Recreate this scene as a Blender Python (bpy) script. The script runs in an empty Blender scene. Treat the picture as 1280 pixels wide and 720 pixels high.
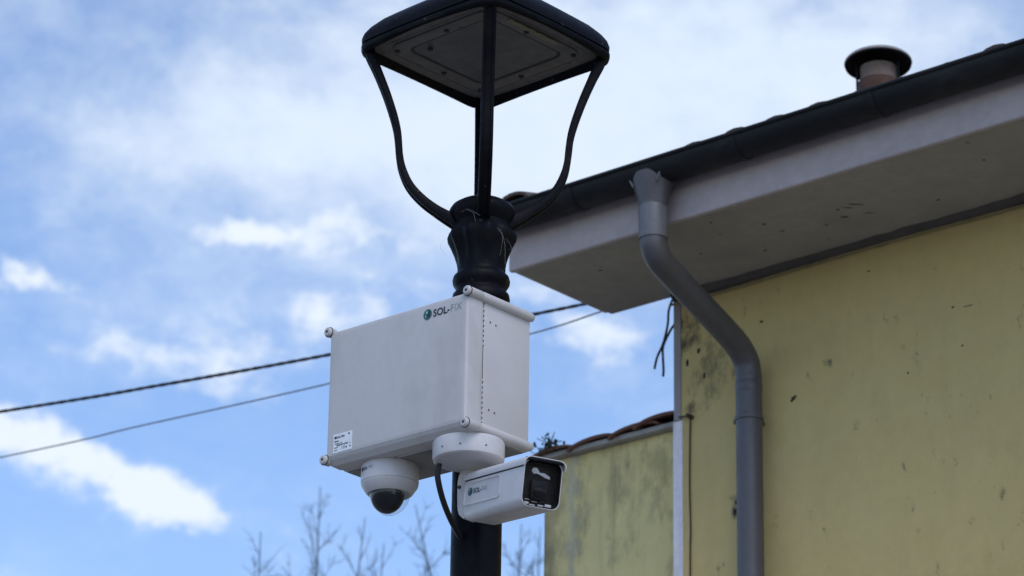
import bpy, bmesh, math, random
from mathutils import Vector, Matrix
PI = math.pi
rad = math.radians
rnd = random.Random(7)
S = bpy.context.scene
COL = S.collection

# ------------------------------------------------------------------ camera
PITCH, ROLL = rad(21.40), rad(0.90)
cd = bpy.data.cameras.new('camera'); cam = bpy.data.objects.new('camera', cd); COL.objects.link(cam)
f = Vector((0, math.cos(PITCH), math.sin(PITCH))); r0 = Vector((1, 0, 0)); u0 = Vector((0, -math.sin(PITCH), math.cos(PITCH)))
r = r0*math.cos(ROLL) + u0*math.sin(ROLL); u = -r0*math.sin(ROLL) + u0*math.cos(ROLL)
M = Matrix((r, u, -f)).transposed().to_4x4(); M.translation = (0, 0, 1.6)
cam.matrix_world = M
cd.sensor_width = 36; cd.lens = 4200/1280*36; cd.clip_end = 3000; cd.clip_start = .1
cd.dof.use_dof = True; cd.dof.focus_distance = 9.75; cd.dof.aperture_fstop = 6.3
S.camera = cam

# ------------------------------------------------------------------ sky, sun, exposure
SUN_EL, SUN_AZ = 48, 162
W = bpy.data.worlds.new('World'); S.world = W; W.use_nodes = True
N = W.node_tree.nodes; L = W.node_tree.links; N.clear()
def wn(t, **k):
    n = N.new(t)
    for a, v in k.items(): setattr(n, a, v)
    return n
def wm(op, a, b=None, c=None, clamp=False):
    n = wn('ShaderNodeMath', operation=op, use_clamp=clamp)
    for i, v in enumerate((a, b, c)):
        if v is None: continue
        if isinstance(v, (int, float)): n.inputs[i].default_value = v
        else: L.new(v, n.inputs[i])
    return n.outputs[0]
out = wn('ShaderNodeOutputWorld'); bg = wn('ShaderNodeBackground'); bg.inputs[1].default_value = .10
L.new(bg.outputs[0], out.inputs[0])
sky = wn('ShaderNodeTexSky', sky_type='NISHITA'); sky.sun_disc = False
sky.sun_elevation = rad(SUN_EL); sky.sun_rotation = rad(SUN_AZ); sky.air_density = 1.0; sky.dust_density = .6; sky.ozone_density = 2.2
tc = wn('ShaderNodeTexCoord'); sep = wn('ShaderNodeSeparateXYZ'); L.new(tc.outputs['Generated'], sep.inputs[0])
def noise(scale, detail, rough, dist=0, off=(0, 0, 0), stretch=(1, 1, 1)):
    mp = wn('ShaderNodeMapping'); mp.inputs['Location'].default_value = off; mp.inputs['Scale'].default_value = stretch
    L.new(tc.outputs['Generated'], mp.inputs[0])
    n = wn('ShaderNodeTexNoise'); n.inputs['Scale'].default_value = scale; n.inputs['Detail'].default_value = detail
    n.inputs['Roughness'].default_value = rough; n.inputs['Distortion'].default_value = dist
    L.new(mp.outputs[0], n.inputs['Vector']); return n.outputs['Fac']
n_big = noise(9, 5, .55, .2, (1.3, .4, 2.0), (1, 1, 1.9))
n_mid = noise(34, 8, .58, .3, (.2, 1.7, .1), (1, 1, 1.5))
n_wx = noise(34, 6, .6, 0, (5, 1, 2)); n_wy = noise(34, 6, .6, 0, (1, 7, 3)); n_fine = noise(95, 9, .66, .2, (3, 1, 5), (1, 1, 1.4))
azr = wm('ARCTAN2', sep.outputs[0], sep.outputs[1]); elr = wm('ARCSINE', sep.outputs[2])
az = wm('MULTIPLY', azr, 180/PI); el = wm('MULTIPLY', elr, 180/PI)
az = wm('ADD', az, wm('MULTIPLY', wm('SUBTRACT', n_wx, .5), 2.6))
el = wm('ADD', el, wm('MULTIPLY', wm('SUBTRACT', n_wy, .5), 1.7))
def blob(a0, e0, ra, re, tilt, wgt):      # one cloud bank: where it stands in the sky (degrees), its half sizes, its tilt
    c, s = math.cos(rad(tilt)), math.sin(rad(tilt))
    da = wm('SUBTRACT', az, a0); de = wm('SUBTRACT', el, e0)
    p = wm('ADD', wm('MULTIPLY', da, c/ra), wm('MULTIPLY', de, s/ra))
    q = wm('ADD', wm('MULTIPLY', da, -s/re), wm('MULTIPLY', de, c/re))
    d2 = wm('ADD', wm('MULTIPLY', p, p), wm('MULTIPLY', q, q))
    return wm('MULTIPLY', wm('EXPONENT', wm('MULTIPLY', d2, -1)), wgt)
def total(bs):
    t = None
    for b in bs: t = blob(*b) if t is None else wm('ADD', t, blob(*b))
    return t
# crisp cumulus fragments
crisp = total([(-7.6, 18.15, 1.5, .46, -14, 1.25), (-6.1, 17.55, 1.0, .40, -12, 1.1), (-8.9, 18.7, .8, .45, 0, .7),
               (-5.1, 22.0, .75, .30, -4, .85), (-3.6, 22.2, 1.5, .30, 4, .75), (-1.9, 22.3, 1.1, .3, 0, .5),
               (-8.75, 21.4, .85, .24, -6, 1.0), (-5.2, 19.6, 1.1, .42, -8, .8), (-3.6, 20.8, 1.0, .60, 10, .85),
               (-2.2, 21.4, .8, .35, 0, .5), (-7.4, 20.3, .8, .3, 0, .45), (1.6, 20.55, 1.2, .42, -10, .85),
               (.9, 21.4, 1.2, .4, 0, .5), (-5.8, 20.2, 1.0, .3, -10, .35), (1.6, 18.5, .7, .18, 6, .35)])
# thin high veil, thickest high ahead
veil = total([(.5, 24.6, 5.0, 2.3, 8, 1.05), (6.5, 25.0, 4.0, 1.8, 0, .75), (-4.2, 24.0, 3.2, 1.2, -6, .62), (-7.5, 23.4, 2.6, 1.0, 10, .4),
              (1.8, 22.6, 1.8, 1.2, 0, .55), (0, 34, 26, 7, 0, .5), (-5, 21.2, 4.5, 1.6, 8, .36), (-7, 17.9, 2.6, .6, -12, .25), (3, 20, 2.2, 1.2, 0, .3), (-9.5, 26, 2.5, 1.2, 0, .3)])
def sstep(x, lo, hi):
    n = wn('ShaderNodeMapRange', interpolation_type='SMOOTHSTEP'); n.inputs[1].default_value = lo; n.inputs[2].default_value = hi
    L.new(x, n.inputs[0]); return n.outputs[0]
outside = sstep(n_big, .50, .72)           # the broken cloud of the rest of the sky
far = sstep(wm('ADD', wm('ABSOLUTE', az), wm('MULTIPLY', wm('ABSOLUTE', wm('SUBTRACT', el, 21)), 1.6)), 13, 22)
cr = sstep(wm('ADD', crisp, wm('ADD', wm('MULTIPLY', wm('SUBTRACT', n_mid, .5), 1.7), wm('MULTIPLY', wm('SUBTRACT', n_fine, .5), 1.1))), .20, 1.12)
ve = sstep(wm('ADD', veil, wm('ADD', wm('MULTIPLY', wm('ADD', wm('SUBTRACT', n_mid, .5), wm('MULTIPLY', wm('SUBTRACT', n_fine, .5), .5)), 1.0), wm('MULTIPLY', wm('SUBTRACT', n_big, .5), .5))), -.10, 1.32)
ve = wm('MAXIMUM', ve, wm('MULTIPLY', outside, wm('MULTIPLY', far, .85)))
def mix(fac, a, b):
    n = wn('ShaderNodeMix', data_type='RGBA')
    L.new(fac, n.inputs[0])
    for i, v in ((6, a), (7, b)):
        if isinstance(v, tuple): n.inputs[i].default_value = (*v, 1)
        else: L.new(v, n.inputs[i])
    return n.outputs[2]
VEIL = (4.25, 4.8, 5.5); CLOUD = (4.6, 5.0, 5.5)
skc = wn('ShaderNodeMix', data_type='RGBA', blend_type='MULTIPLY'); skc.inputs[0].default_value = 1
L.new(sky.outputs[0], skc.inputs[6]); skc.inputs[7].default_value = (.94, .97, 1.06, 1)
c1 = mix(wm('MULTIPLY', ve, .92), skc.outputs[2], VEIL)
c2 = mix(wm('MULTIPLY', cr, .92), c1, CLOUD)
L.new(c2, bg.inputs[0])
sd = bpy.data.lights.new('sun', 'SUN'); so = bpy.data.objects.new('sun', sd); COL.objects.link(so)
sd.energy = .55; sd.angle = rad(30); sd.color = (1, .94, .85)      # the sun stands behind cloud
sv = Vector((math.sin(rad(SUN_AZ))*math.cos(rad(SUN_EL)), math.cos(rad(SUN_AZ))*math.cos(rad(SUN_EL)), math.sin(rad(SUN_EL))))
so.rotation_euler = sv.to_track_quat('Z', 'Y').to_euler()
so.location = (0, 30, 40)
vs = S.view_settings; vs.view_transform = 'Standard'; vs.look = 'None'; vs.exposure = 0.95; vs.gamma = 1; vs.use_curve_mapping = False

# ------------------------------------------------------------------ helpers
def thing(name, label, cat, loc=(0, 0, 0), rz=0, group=None):
    o = bpy.data.objects.new(name, None); COL.objects.link(o); o.empty_display_size = .2
    o.location = loc; o.rotation_euler = (0, 0, rz); tag(o, label, cat, group); return o
def tag(o, label, cat, group=None, kind=None):
    o['label'] = label; o['category'] = cat
    if group: o['group'] = group
    if kind: o['kind'] = kind
    return o
def obj(name, bm, m, parent=None, smooth=None, label=None, mat=None):
    if mat is not None: bmesh.ops.transform(bm, matrix=mat, verts=bm.verts)
    bmesh.ops.recalc_face_normals(bm, faces=bm.faces)
    me = bpy.data.meshes.new(name); bm.to_mesh(me); bm.free()
    me.materials.append(m)
    if smooth is not None:
        for p in me.polygons: p.use_smooth = True
        me.set_sharp_from_angle(angle=rad(smooth))
    o = bpy.data.objects.new(name, me); COL.objects.link(o)
    if parent: o.parent = parent
    if label: o['label'] = label
    return o
def inst(src, parent, loc=(0, 0, 0), rot=(0, 0, 0)):
    o = src.copy(); COL.objects.link(o); o.parent = parent; o.location = loc; o.rotation_euler = rot; return o
def box(bm, x0, x1, y0, y1, z0, z1, bev=0, seg=2):
    vs_ = bmesh.ops.create_cube(bm, size=1)['verts']
    bmesh.ops.scale(bm, vec=(x1-x0, y1-y0, z1-z0), verts=vs_)
    bmesh.ops.translate(bm, vec=((x0+x1)/2, (y0+y1)/2, (z0+z1)/2), verts=vs_)
    if bev: bmesh.ops.bevel(bm, geom=list({e for v in vs_ for e in v.link_edges}), offset=bev, segments=seg, affect='EDGES', profile=.5)
    return bm
def B(*a, **k): return box(bmesh.new(), *a, **k)
def loft(bm, rings, close=False, cap=True):
    vr = [[bm.verts.new(p) for p in R_] for R_ in rings]
    n = len(vr[0])
    prs = list(zip(vr, vr[1:])) + ([(vr[-1], vr[0])] if close else [])
    for A, C in prs:
        for i in range(n):
            j = (i+1) % n
            bm.faces.new((A[i], A[j], C[j], C[i]))
    if cap and not close:
        bm.faces.new(vr[0][::-1]); bm.faces.new(vr[-1])
    return bm
def lathe(prof, seg=40, c=(0, 0), fl=None, bm=None, cap=True):
    bm = bm or bmesh.new()
    rings = []
    for k, (rr, z) in enumerate(prof):
        rings.append([(c[0]+rr*(fl(a, k) if fl else 1)*math.cos(a), c[1]+rr*(fl(a, k) if fl else 1)*math.sin(a), z) for a in (2*PI*i/seg for i in range(seg))])
    return loft(bm, rings, cap=cap)
def catmull(P, n=6):
    P = [Vector(p) for p in P]; Q = [P[0]*2-P[1]] + P + [P[-1]*2-P[-2]]; o = []
    for i in range(1, len(Q)-2):
        for k in range(n):
            t = k/n; a, b, c, d = Q[i-1:i+3]
            o.append(.5*((2*b)+(c-a)*t+(2*a-5*b+4*c-d)*t*t+(3*b-a-3*c+d)*t**3))
    return o + [P[-1]]
def tube(P, rr, seg=10, bm=None, cap=True):
    bm = bm or bmesh.new(); P = [Vector(p) for p in P]; n = len(P)
    rs = rr if isinstance(rr, (list, tuple)) else [rr]*n
    t = (P[1]-P[0]).normalized(); ref = Vector((0, 0, 1)) if abs(t.z) < .9 else Vector((1, 0, 0))
    x = t.cross(ref).normalized(); rings = []
    for i in range(n):
        t = (P[min(i+1, n-1)]-P[max(i-1, 0)]).normalized()
        x = (x-t*x.dot(t)).normalized(); y = t.cross(x)
        rings.append([P[i]+(x*math.cos(2*PI*k/seg)+y*math.sin(2*PI*k/seg))*rs[i] for k in range(seg)])
    return loft(bm, rings, cap=cap)
def rrect(w, h, rc, seg=6):          # rounded rectangle, half sizes w, h
    o = []
    for cx, cy, a0 in ((w-rc, h-rc, 0), (-w+rc, h-rc, 90), (-w+rc, -h+rc, 180), (w-rc, -h+rc, 270)):
        for k in range(seg+1):
            a = rad(a0+90*k/seg); o.append((cx+rc*math.cos(a), cy+rc*math.sin(a)))
    return o
def text_mesh(txt, size, bold=0, spacing=1.0):
    cu = bpy.data.curves.new('lettering', 'FONT'); cu.body = txt; cu.size = size; cu.offset = bold; cu.space_character = spacing
    cu.align_x = 'LEFT'; cu.align_y = 'BOTTOM_BASELINE'; cu.resolution_u = 4
    t = bpy.data.objects.new('lettering', cu); COL.objects.link(t)
    dg = bpy.context.evaluated_depsgraph_get(); me = bpy.data.meshes.new_from_object(t.evaluated_get(dg))
    bpy.data.objects.remove(t); bm = bmesh.new(); bm.from_mesh(me); bpy.data.meshes.remove(me)
    return bm

# ------------------------------------------------------------------ materials
def mat(name, col, rough=.6, dirt=None, amt=.3, scale=6, bump=0, bscale=80, metal=0, stretch=(1, 1, 1), spots=None, spec=.5, coat=0, fine=.06):
    m = bpy.data.materials.new(name); m.use_nodes = True; nt = m.node_tree; p = nt.nodes['Principled BSDF']
    def nn(t, **k):
        x = nt.nodes.new(t)
        for a, v in k.items(): setattr(x, a, v)
        return x
    p.inputs['Roughness'].default_value = rough; p.inputs['Metallic'].default_value = metal
    p.inputs['Specular IOR Level'].default_value = spec; p.inputs['Coat Weight'].default_value = coat
    tcn = nn('ShaderNodeTexCoord')
    def nz(sc, det=6, ro=.6, st=(1, 1, 1), off=0):
        mp = nn('ShaderNodeMapping'); mp.inputs['Scale'].default_value = st; mp.inputs['Location'].default_value = (off, off*.7, off*1.3)
        nt.links.new(tcn.outputs['Object'], mp.inputs[0])
        n = nn('ShaderNodeTexNoise'); n.inputs['Scale'].default_value = sc; n.inputs['Detail'].default_value = det; n.inputs['Roughness'].default_value = ro
        nt.links.new(mp.outputs[0], n.inputs['Vector']); return n.outputs['Fac']
    def mr(x, lo, hi, a=0., b=1.):
        n = nn('ShaderNodeMapRange', interpolation_type='SMOOTHSTEP')
        for i, v in enumerate((lo, hi, a, b)): n.inputs[i+1].default_value = v
        nt.links.new(x, n.inputs[0]); return n.outputs[0]
    def mx(fac, a, b, blend='MIX'):
        n = nn('ShaderNodeMix', data_type='RGBA', blend_type=blend)
        if isinstance(fac, (int, float)): n.inputs[0].default_value = fac
        else: nt.links.new(fac, n.inputs[0])
        for i, v in ((6, a), (7, b)):
            if isinstance(v, tuple): n.inputs[i].default_value = (*v, 1)
            else: nt.links.new(v, n.inputs[i])
        return n.outputs[2]
    def ma(op, a, b=None):
        n = nn('ShaderNodeMath', operation=op)
        for i, v in enumerate((a, b)):
            if v is None: continue
            if isinstance(v, (int, float)): n.inputs[i].default_value = v
            else: nt.links.new(v, n.inputs[i])
        return n.outputs[0]
    c = mx(mr(nz(scale*8, 4), .3, .7), tuple(x*(1-fine) for x in col), tuple(min(1, x*(1+fine)) for x in col))
    if dirt: c = mx(mr(nz(scale, 7, .65, stretch), .45, .75, 0, amt), c, dirt)
    if spots: c = mx(mr(nz(spots[0], 3, .5, (1, 1, 1), 3), spots[1], spots[1]+.05, 0, spots[3]), c, spots[2])
    if bump:
        bn = nn('ShaderNodeBump'); bn.inputs['Strength'].default_value = 1; bn.inputs['Distance'].default_value = bump
        nt.links.new(nz(bscale, 5, .6), bn.inputs['Height']); nt.links.new(bn.outputs[0], p.inputs['Normal'])
    rv = mr(nz(scale*3, 4, .6, (1, 1, 1), 5), .3, .7, rough*.85, min(1, rough*1.15)); nt.links.new(rv, p.inputs['Roughness'])
    nt.links.new(c, p.inputs['Base Color'])
    m['x'] = 0
    m_helpers[name] = (nt, p, tcn, nz, mr, mx, ma, c)
    return m
m_helpers = {}
IRON = mat('black_iron_paint', (.0045, .0045, .007), .45, (.018, .017, .017), .4, 9, .0008, 60, spots=(42, .68, (.09, .085, .08), .55), spec=.08)
BOXP = mat('pale_grey_plastic', (.575, .545, .53), .5, (.40, .375, .35), .32, 3.2, .0002, 220, spots=(70, .76, (.25, .22, .2), .5), fine=.02)
ROD = mat('rod_plastic', (.54, .51, .49), .5, (.36, .34, .32), .3, 9, fine=.03)
CAMW = mat('camera_white_paint', (.63, .60, .595), .42, (.42, .39, .37), .28, 12, .0001, 300, spots=(60, .74, (.2, .18, .16), .6), fine=.02)
DARKP = mat('black_plastic', (.006, .006, .008), .4, spec=.2)
SEAM = mat('seam_rubber', (.03, .03, .032), .8)
SCREW = mat('screw_steel', (.06, .06, .06), .5, metal=.6)
INK = mat('navy_print', (.012, .03, .05), .6); INKL = mat('pale_print', (.27, .30, .34), .6); TEAL = mat('teal_print', (.03, .12, .13), .5); GLINT = mat('globe_light_print', (.25, .48, .45), .5)
PAPER = mat('white_sticker', (.82, .83, .85), .4)
PVC = mat('grey_pvc', (.088, .082, .088), .45, (.06, .055, .05), .4, 5, .0003, 60, stretch=(1, 1, .3))
PVCL = mat('pale_grey_pvc', (.135, .135, .145), .45, (.11, .1, .1), .3, 6)
GUT = mat('dark_gutter_metal', (.011, .011, .0125), .5, (.050, .046, .045), .6, 5, .0006, 30, stretch=(.4, 1, 1), spec=.22)
FASC = mat('fascia_paint', (.47, .395, .375), .65, (.26, .24, .24), .5, 3, .0006, 40, stretch=(.3, 1, 1))
SOFF = mat('soffit_plaster', (.37, .335, .285), .9, (.20, .18, .16), .4, 3, .0012, 30, spots=(16, .70, (.05, .045, .04), .7))
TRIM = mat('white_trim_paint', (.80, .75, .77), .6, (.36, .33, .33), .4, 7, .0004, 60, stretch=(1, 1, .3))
TRIMG = mat('grey_trim', (.30, .28, .28), .7, (.17, .15, .14), .5, 7, .0006, 60)
TILE = mat('clay_roof_tile', (.155, .066, .043), .85, (.09, .07, .055), .6, 9, .002, 45)
TILED = mat('old_roof_tile', (.10, .065, .055), .85, (.05, .045, .04), .6, 9, .002, 45)
MORT = mat('roof_mortar', (.38, .36, .34), .9, (.16, .14, .12), .5, 12, .003, 60)
TERRA = mat('sooty_clay_pipe', (.07, .034, .022), .9, (.04, .03, .025), .7, 7, .003, 50)
BEIGE = mat('pale_pipe_cement', (.19, .14, .11), .9, (.10, .055, .035), .85, 14, .003, 40)
COWL = mat('chimney_cowl_metal', (.012, .012, .013), .55, (.03, .025, .02), .4, 10, .0006, 40, spec=.1)
RUST = mat('rusty_iron', (.06, .03, .02), .8, (.12, .05, .02), .5, 30)
CAB = mat('black_cable_rubber', (.010, .011, .014), .55)
CABG = mat('thin_grey_cable', (.11, .115, .13), .6)
BARK = mat('bare_twig_bark', (.05, .047, .045), .9, (.03, .028, .025), .4, 8, .004, 30)
LEAF = mat('weed_leaf', (.03, .05, .018), .7, (.06, .055, .03), .5, 40)
WEB = mat('cobweb_silk', (.3, .3, .3), .8)
PLATE = mat('hood_inner_plate', (.13, .12, .115), .75, (.06, .055, .05), .5, 9, .001, 50, spots=(24, .68, (.03, .03, .03), .8))
PANE = mat('dusty_lamp_glass', (.070, .070, .074), .5, (.10, .098, .095), .5, 6, spots=(34, .68, (.19, .18, .17), .7))
SEAL = mat('perished_seal', (.20, .17, .11), .8, (.1, .08, .05), .4, 20)
GRND = mat('grey_paving', (.22, .21, .20), .9, (.13, .125, .12), .4, .6, .004, 25)
LED_GLINT = mat('led_and_sky_glint', (.75, .74, .74), .25, spec=.8)  # white for the LED pieces and for the modelled sky reflection
LENS = mat('lens_glass', (.006, .006, .008), .15, spec=.25, fine=0)
def glass(name, tint, alpha):
    m = bpy.data.materials.new(name); m.use_nodes = True; nt = m.node_tree; nt.nodes.clear()
    o = nt.nodes.new('ShaderNodeOutputMaterial'); mixn = nt.nodes.new('ShaderNodeMixShader'); tr = nt.nodes.new('ShaderNodeBsdfTransparent'); gl = nt.nodes.new('ShaderNodeBsdfGlossy')
    fr = nt.nodes.new('ShaderNodeFresnel'); fr.inputs[0].default_value = 1.5
    tr.inputs[0].default_value = (*tint, 1); gl.inputs['Roughness'].default_value = .03
    mu = nt.nodes.new('ShaderNodeMath'); mu.operation = 'MULTIPLY'; mu.inputs[1].default_value = alpha
    ge = nt.nodes.new('ShaderNodeNewGeometry'); ib = nt.nodes.new('ShaderNodeMath'); ib.operation = 'SUBTRACT'; ib.inputs[0].default_value = 1; nt.links.new(ge.outputs['Backfacing'], ib.inputs[1])
    m2 = nt.nodes.new('ShaderNodeMath'); m2.operation = 'MULTIPLY'; nt.links.new(mu.outputs[0], m2.inputs[0]); nt.links.new(ib.outputs[0], m2.inputs[1])
    nt.links.new(fr.outputs[0], mu.inputs[0]); nt.links.new(m2.outputs[0], mixn.inputs[0]); nt.links.new(tr.outputs[0], mixn.inputs[1]); nt.links.new(gl.outputs[0], mixn.inputs[2])
    nt.links.new(mixn.outputs[0], o.inputs[0]); return m
DOMEG = glass('dome_glass', (.90, .91, .92), 1.1); FRONTG = glass('camera_window_glass', (.94, .94, .95), .10)
PAINTED = mat('wall_coloured_cable', (.30, .24, .11), .8, (.08, .07, .05), .6, 6)
JOINT_DARK = mat('joint_grime_and_shade', (.11, .095, .08), .95, (.04, .035, .03), .7, 7, .004, 30)  # dark tone holds both grime and the shade of the soffit joint
STAIN = mat('dark_speck', (.02, .017, .015), .9)
# rendered walls: yellow paint with mould, placed in the wall's own coordinates
def wall_mat(name, col, stains, top, topamt, edge=None, mott=.13):
    m = mat(name, col, .9, tuple(x*.72 for x in col), .45, 1.6, .0015, 60, stretch=(1, 1, .45), fine=.03)
    nt, p, tcn, nz, mr, mx, ma, c = m_helpers[name]
    sx = nt.nodes.new('ShaderNodeSeparateXYZ'); nt.links.new(tcn.outputs['Object'], sx.inputs[0])
    X, Z = sx.outputs[0], sx.outputs[2]
    nb = nz(14, 8, .7, (1, 1, .6), 2); nf = nz(60, 6, .65, (1, 1, 1), 8)
    mould = (.055, .05, .04)
    big = nz(2.2, 5, .6, (1, 1, .8), 4); med = nz(9, 7, .68, (1, 1, .5), 6); strk = nz(7, 5, .6, (1, 1, .10), 9)
    c = mx(mr(big, .35, .68, 0, mott*.5), c, tuple(x*.70 for x in col))
    c = mx(mr(med, .50, .72, 0, mott), c, (col[0]*.50, col[1]*.50, col[2]*.62))
    c = mx(mr(strk, .54, .74, 0, mott*.75), c, (col[0]*.42, col[1]*.40, col[2]*.42))
    for x0, z0, rx, rz_, w in stains:
        dx = ma('DIVIDE', ma('SUBTRACT', X, x0), rx); dz = ma('DIVIDE', ma('SUBTRACT', Z, z0), rz_)
        g = ma('EXPONENT', ma('MULTIPLY', ma('ADD', ma('MULTIPLY', dx, dx), ma('MULTIPLY', dz, dz)), -1.))
        fac = mr(ma('ADD', ma('MULTIPLY', g, .50), ma('SUBTRACT', ma('MULTIPLY', nb, 1.5), .52)), .38, .80, 0, w)
        c = mx(fac, c, mould)
    if top:
        g = ma('SUBTRACT', Z, top); fac = mr(ma('ADD', ma('MULTIPLY', g, 5.), ma('MULTIPLY', nb, 1.3)), .1, 1.1, 0, topamt); c = mx(fac, c, mould)
    if edge is not None:
        g = ma('SUBTRACT', edge, X); fac = mr(ma('ADD', ma('MULTIPLY', g, 5.), ma('MULTIPLY', nb, 1.5)), .25, 1.3, 0, .75); c = mx(fac, c, (.085, .075, .055))
        pale = mr(ma('ADD', ma('MULTIPLY', ma('ABSOLUTE', ma('SUBTRACT', X, edge+.09)), -9.), ma('MULTIPLY', nb, 1.5)), .35, .7, 0, .45)
        c = mx(pale, c, (.36, .36, .34))
    c = mx(mr(nf, .70, .76, 0, .3*min(1, mott*2.5)), c, mould)
    nt.links.new(c, p.inputs['Base Color']); return m
WALL = wall_mat('yellow_wall_paint', (.585, .45, .185), [(.06, 6.72, .16, .16, .95), (.20, 6.55, .12, .2, .6), (.09, 6.36, .05, .05, .8), (.31, 5.86, .025, .05, .9), (.33, 5.92, .05, .02, .5)], None, 0)
WALL2 = wall_mat('old_yellow_wall_paint', (.80, .66, .29), [(-.22, 6.22, .12, .14, .35), (-.66, 6.05, .05, .3, .35), (-.45, 6.15, .08, .2, .2)], 6.40, .85, -.78, .75)

# ------------------------------------------------------------------ ground
bm = bmesh.new(); g = 900
vsq = [bm.verts.new(p) for p in ((-g, -g, 0), (g, -g, 0), (g, g, 0), (-g, g, 0))]; bm.faces.new(vsq)
o = obj('ground', bm, GRND); o['kind'] = 'structure'

YAW = rad(-40.8)
# ------------------------------------------------------------------ house
house = thing('house', 'tall yellow rendered house with boxed white eaves, dark gutter and grey downpipe', 'house', (.706, 13.6, 0), YAW)
ZS = 6.897; FY = -.677; XL = -.35; XR = 6.5; DEP = 6.4
obj('wall', B(0, XR, 0, DEP, 0, ZS+.115), WALL, house)
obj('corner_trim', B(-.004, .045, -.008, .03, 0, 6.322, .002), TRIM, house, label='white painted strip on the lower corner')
obj('corner_trim', B(-.002, .036, -.005, .03, 6.326, ZS-.004, .002), TRIMG, house, label='grey strip on the corner under the eaves')  # upper piece is a darker grey than the lower one
bm = B(XL, XR+.3, FY+.02, -.0005, ZS, ZS+.12, .012)
obj('soffit', bm, SOFF, house)
bm = B(XL-.012, XR+.3, FY-.012, FY+.018, ZS-.006, 7.135, .010, 3)
obj('fascia', bm, FASC, house, 40)
obj('soffit_end_board', B(XL-.011, XL+.004, FY+.021, -.03, ZS+.003, 7.12, .003), FASC, house)
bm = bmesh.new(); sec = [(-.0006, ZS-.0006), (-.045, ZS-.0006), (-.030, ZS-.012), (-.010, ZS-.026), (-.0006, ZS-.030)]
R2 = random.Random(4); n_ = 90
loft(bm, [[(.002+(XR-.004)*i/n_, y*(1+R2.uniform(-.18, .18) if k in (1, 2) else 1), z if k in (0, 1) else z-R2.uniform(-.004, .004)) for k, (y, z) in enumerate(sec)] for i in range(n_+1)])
obj('joint_grime_shade_strip', bm, JOINT_DARK, house, 30)  # added dark strip: joint grime plus corner shade put into the colour
def speck(x, y, z, sx, sy, sz, rot=0):
    b = bmesh.new(); bmesh.ops.create_icosphere(b, subdivisions=1, radius=1)
    for v in b.verts: v.co *= R2.uniform(.7, 1.15)
    bmesh.ops.transform(b, matrix=Matrix.Translation((x, y, z))@Matrix.Rotation(rot, 4, 'Z')@Matrix.Diagonal((sx, sy, sz, 1)), verts=b.verts); return b
for x, y, sx, sy, ro_ in ((.801, -.43, .012, .007, 20), (1.125, -.367, .008, .006, 0), (1.104, -.287, .022, .006, 35), (1.217, -.369, .045, .003, 40), (1.17, -.36, .03, .003, 50), (.40, -.334, .010, .006, 10), (.634, -.194, .014, .004, 0), (.641, -.578, .008, .005, 0), (.335, -.60, .014, .005, 0), (1.864, -.422, .009, .006, 0), (1.5, -.2, .012, .004, 20), (-.05, -.45, .012, .005, 5)): obj('soffit_mark', speck(x, y, ZS-.0005, sx, sy, .0025, rad(ro_)), STAIN, house)
for x, z, sx, sz in ((1.019, 6.768, .010, .004), (1.424, 6.512, .008, .005), (1.463, 6.337, .006, .006), (.224, 6.674, .008, .012), (1.198, 6.28, .006, .005), (.467, 6.675, .010, .006), (1.50, 6.50, .03, .002), (.13, 6.62, .010, .014), (.16, 6.50, .006, .018), (.07, 6.58, .008, .02), (.315, 5.86, .010, .020), (.322, 5.90, .008, .012), (.2, 6.78, .014, .006)): obj('wall_chip', speck(x, -.0005, z, sx, .003, sz), STAIN, house)
def roof_plane(y): return 7.15 + (y+.78)*.30
bm = bmesh.new(); ym = DEP/2
sec = [(-.78, roof_plane(-.78)), (ym, roof_plane(ym)), (DEP+.78, roof_plane(-.78)), (DEP+.78, roof_plane(-.78)-.03), (ym, roof_plane(ym)-.08), (-.70, roof_plane(-.70)-.03)]
loft(bm, [[(x, y, z) for y, z in sec] for x in (XL-.02, XR+.3)])
obj('roof', bm, TILED, house)
bm = bmesh.new()                       # gable infill under the roof
loft(bm, [[(x, .01, ZS+.118), (x, DEP-.01, ZS+.118), (x, ym, roof_plane(ym)-.085)] for x in (.0, XR)])
obj('gable', bm, WALL, house)
def barrel(wd, ln, h, th=.012, seg=8, taper=.85):
    bm = bmesh.new(); rings = []
    for y, s in ((0, 1), (ln, taper)):
        o_ = [(wd/2*s*math.cos(PI*k/seg), y, h*s*math.sin(PI*k/seg)) for k in range(seg+1)]
        i_ = [((wd/2-th)*s*math.cos(PI*k/seg), y, (h-th)*s*math.sin(PI*k/seg)) for k in range(seg, -1, -1)]
        rings.append(o_+i_)
    return loft(bm, rings)
t0 = obj('roof_tile', barrel(.19, .42, .055), TILED, house, 40)
slope = math.atan(.30); k = 0; x = XL+.06
while x < XR+.25:
    for row in range(2):
        if k == 0: t = t0
        else: t = inst(t0, house)
        y = -.80 + row*.36 + rnd.uniform(-.01, .01)
        t.location = (x+rnd.uniform(-.008, .008), y, roof_plane(y)-.060+rnd.uniform(-.008, .020)+row*.03); t.rotation_euler = (slope, 0, rnd.uniform(-.02, .02)); k += 1
    x += .205
bm = bmesh.new(); x = XL+.06
while x < XR+.25:
    for row in range(2, 11):
        b2 = barrel(.19, .42, .055, seg=5); y = -.80+row*.36
        bmesh.ops.transform(b2, matrix=Matrix.Translation((x, y, roof_plane(y)-.008))@Matrix.Rotation(slope, 4, 'X'), verts=b2.verts)
        me = bpy.data.meshes.new('t'); b2.to_mesh(me); b2.free(); bm.from_mesh(me); bpy.data.meshes.remove(me)
    x += .205
o = obj('upper_roof_tiles', bm, TILED, house, 40); o['kind'] = 'stuff'
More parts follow.
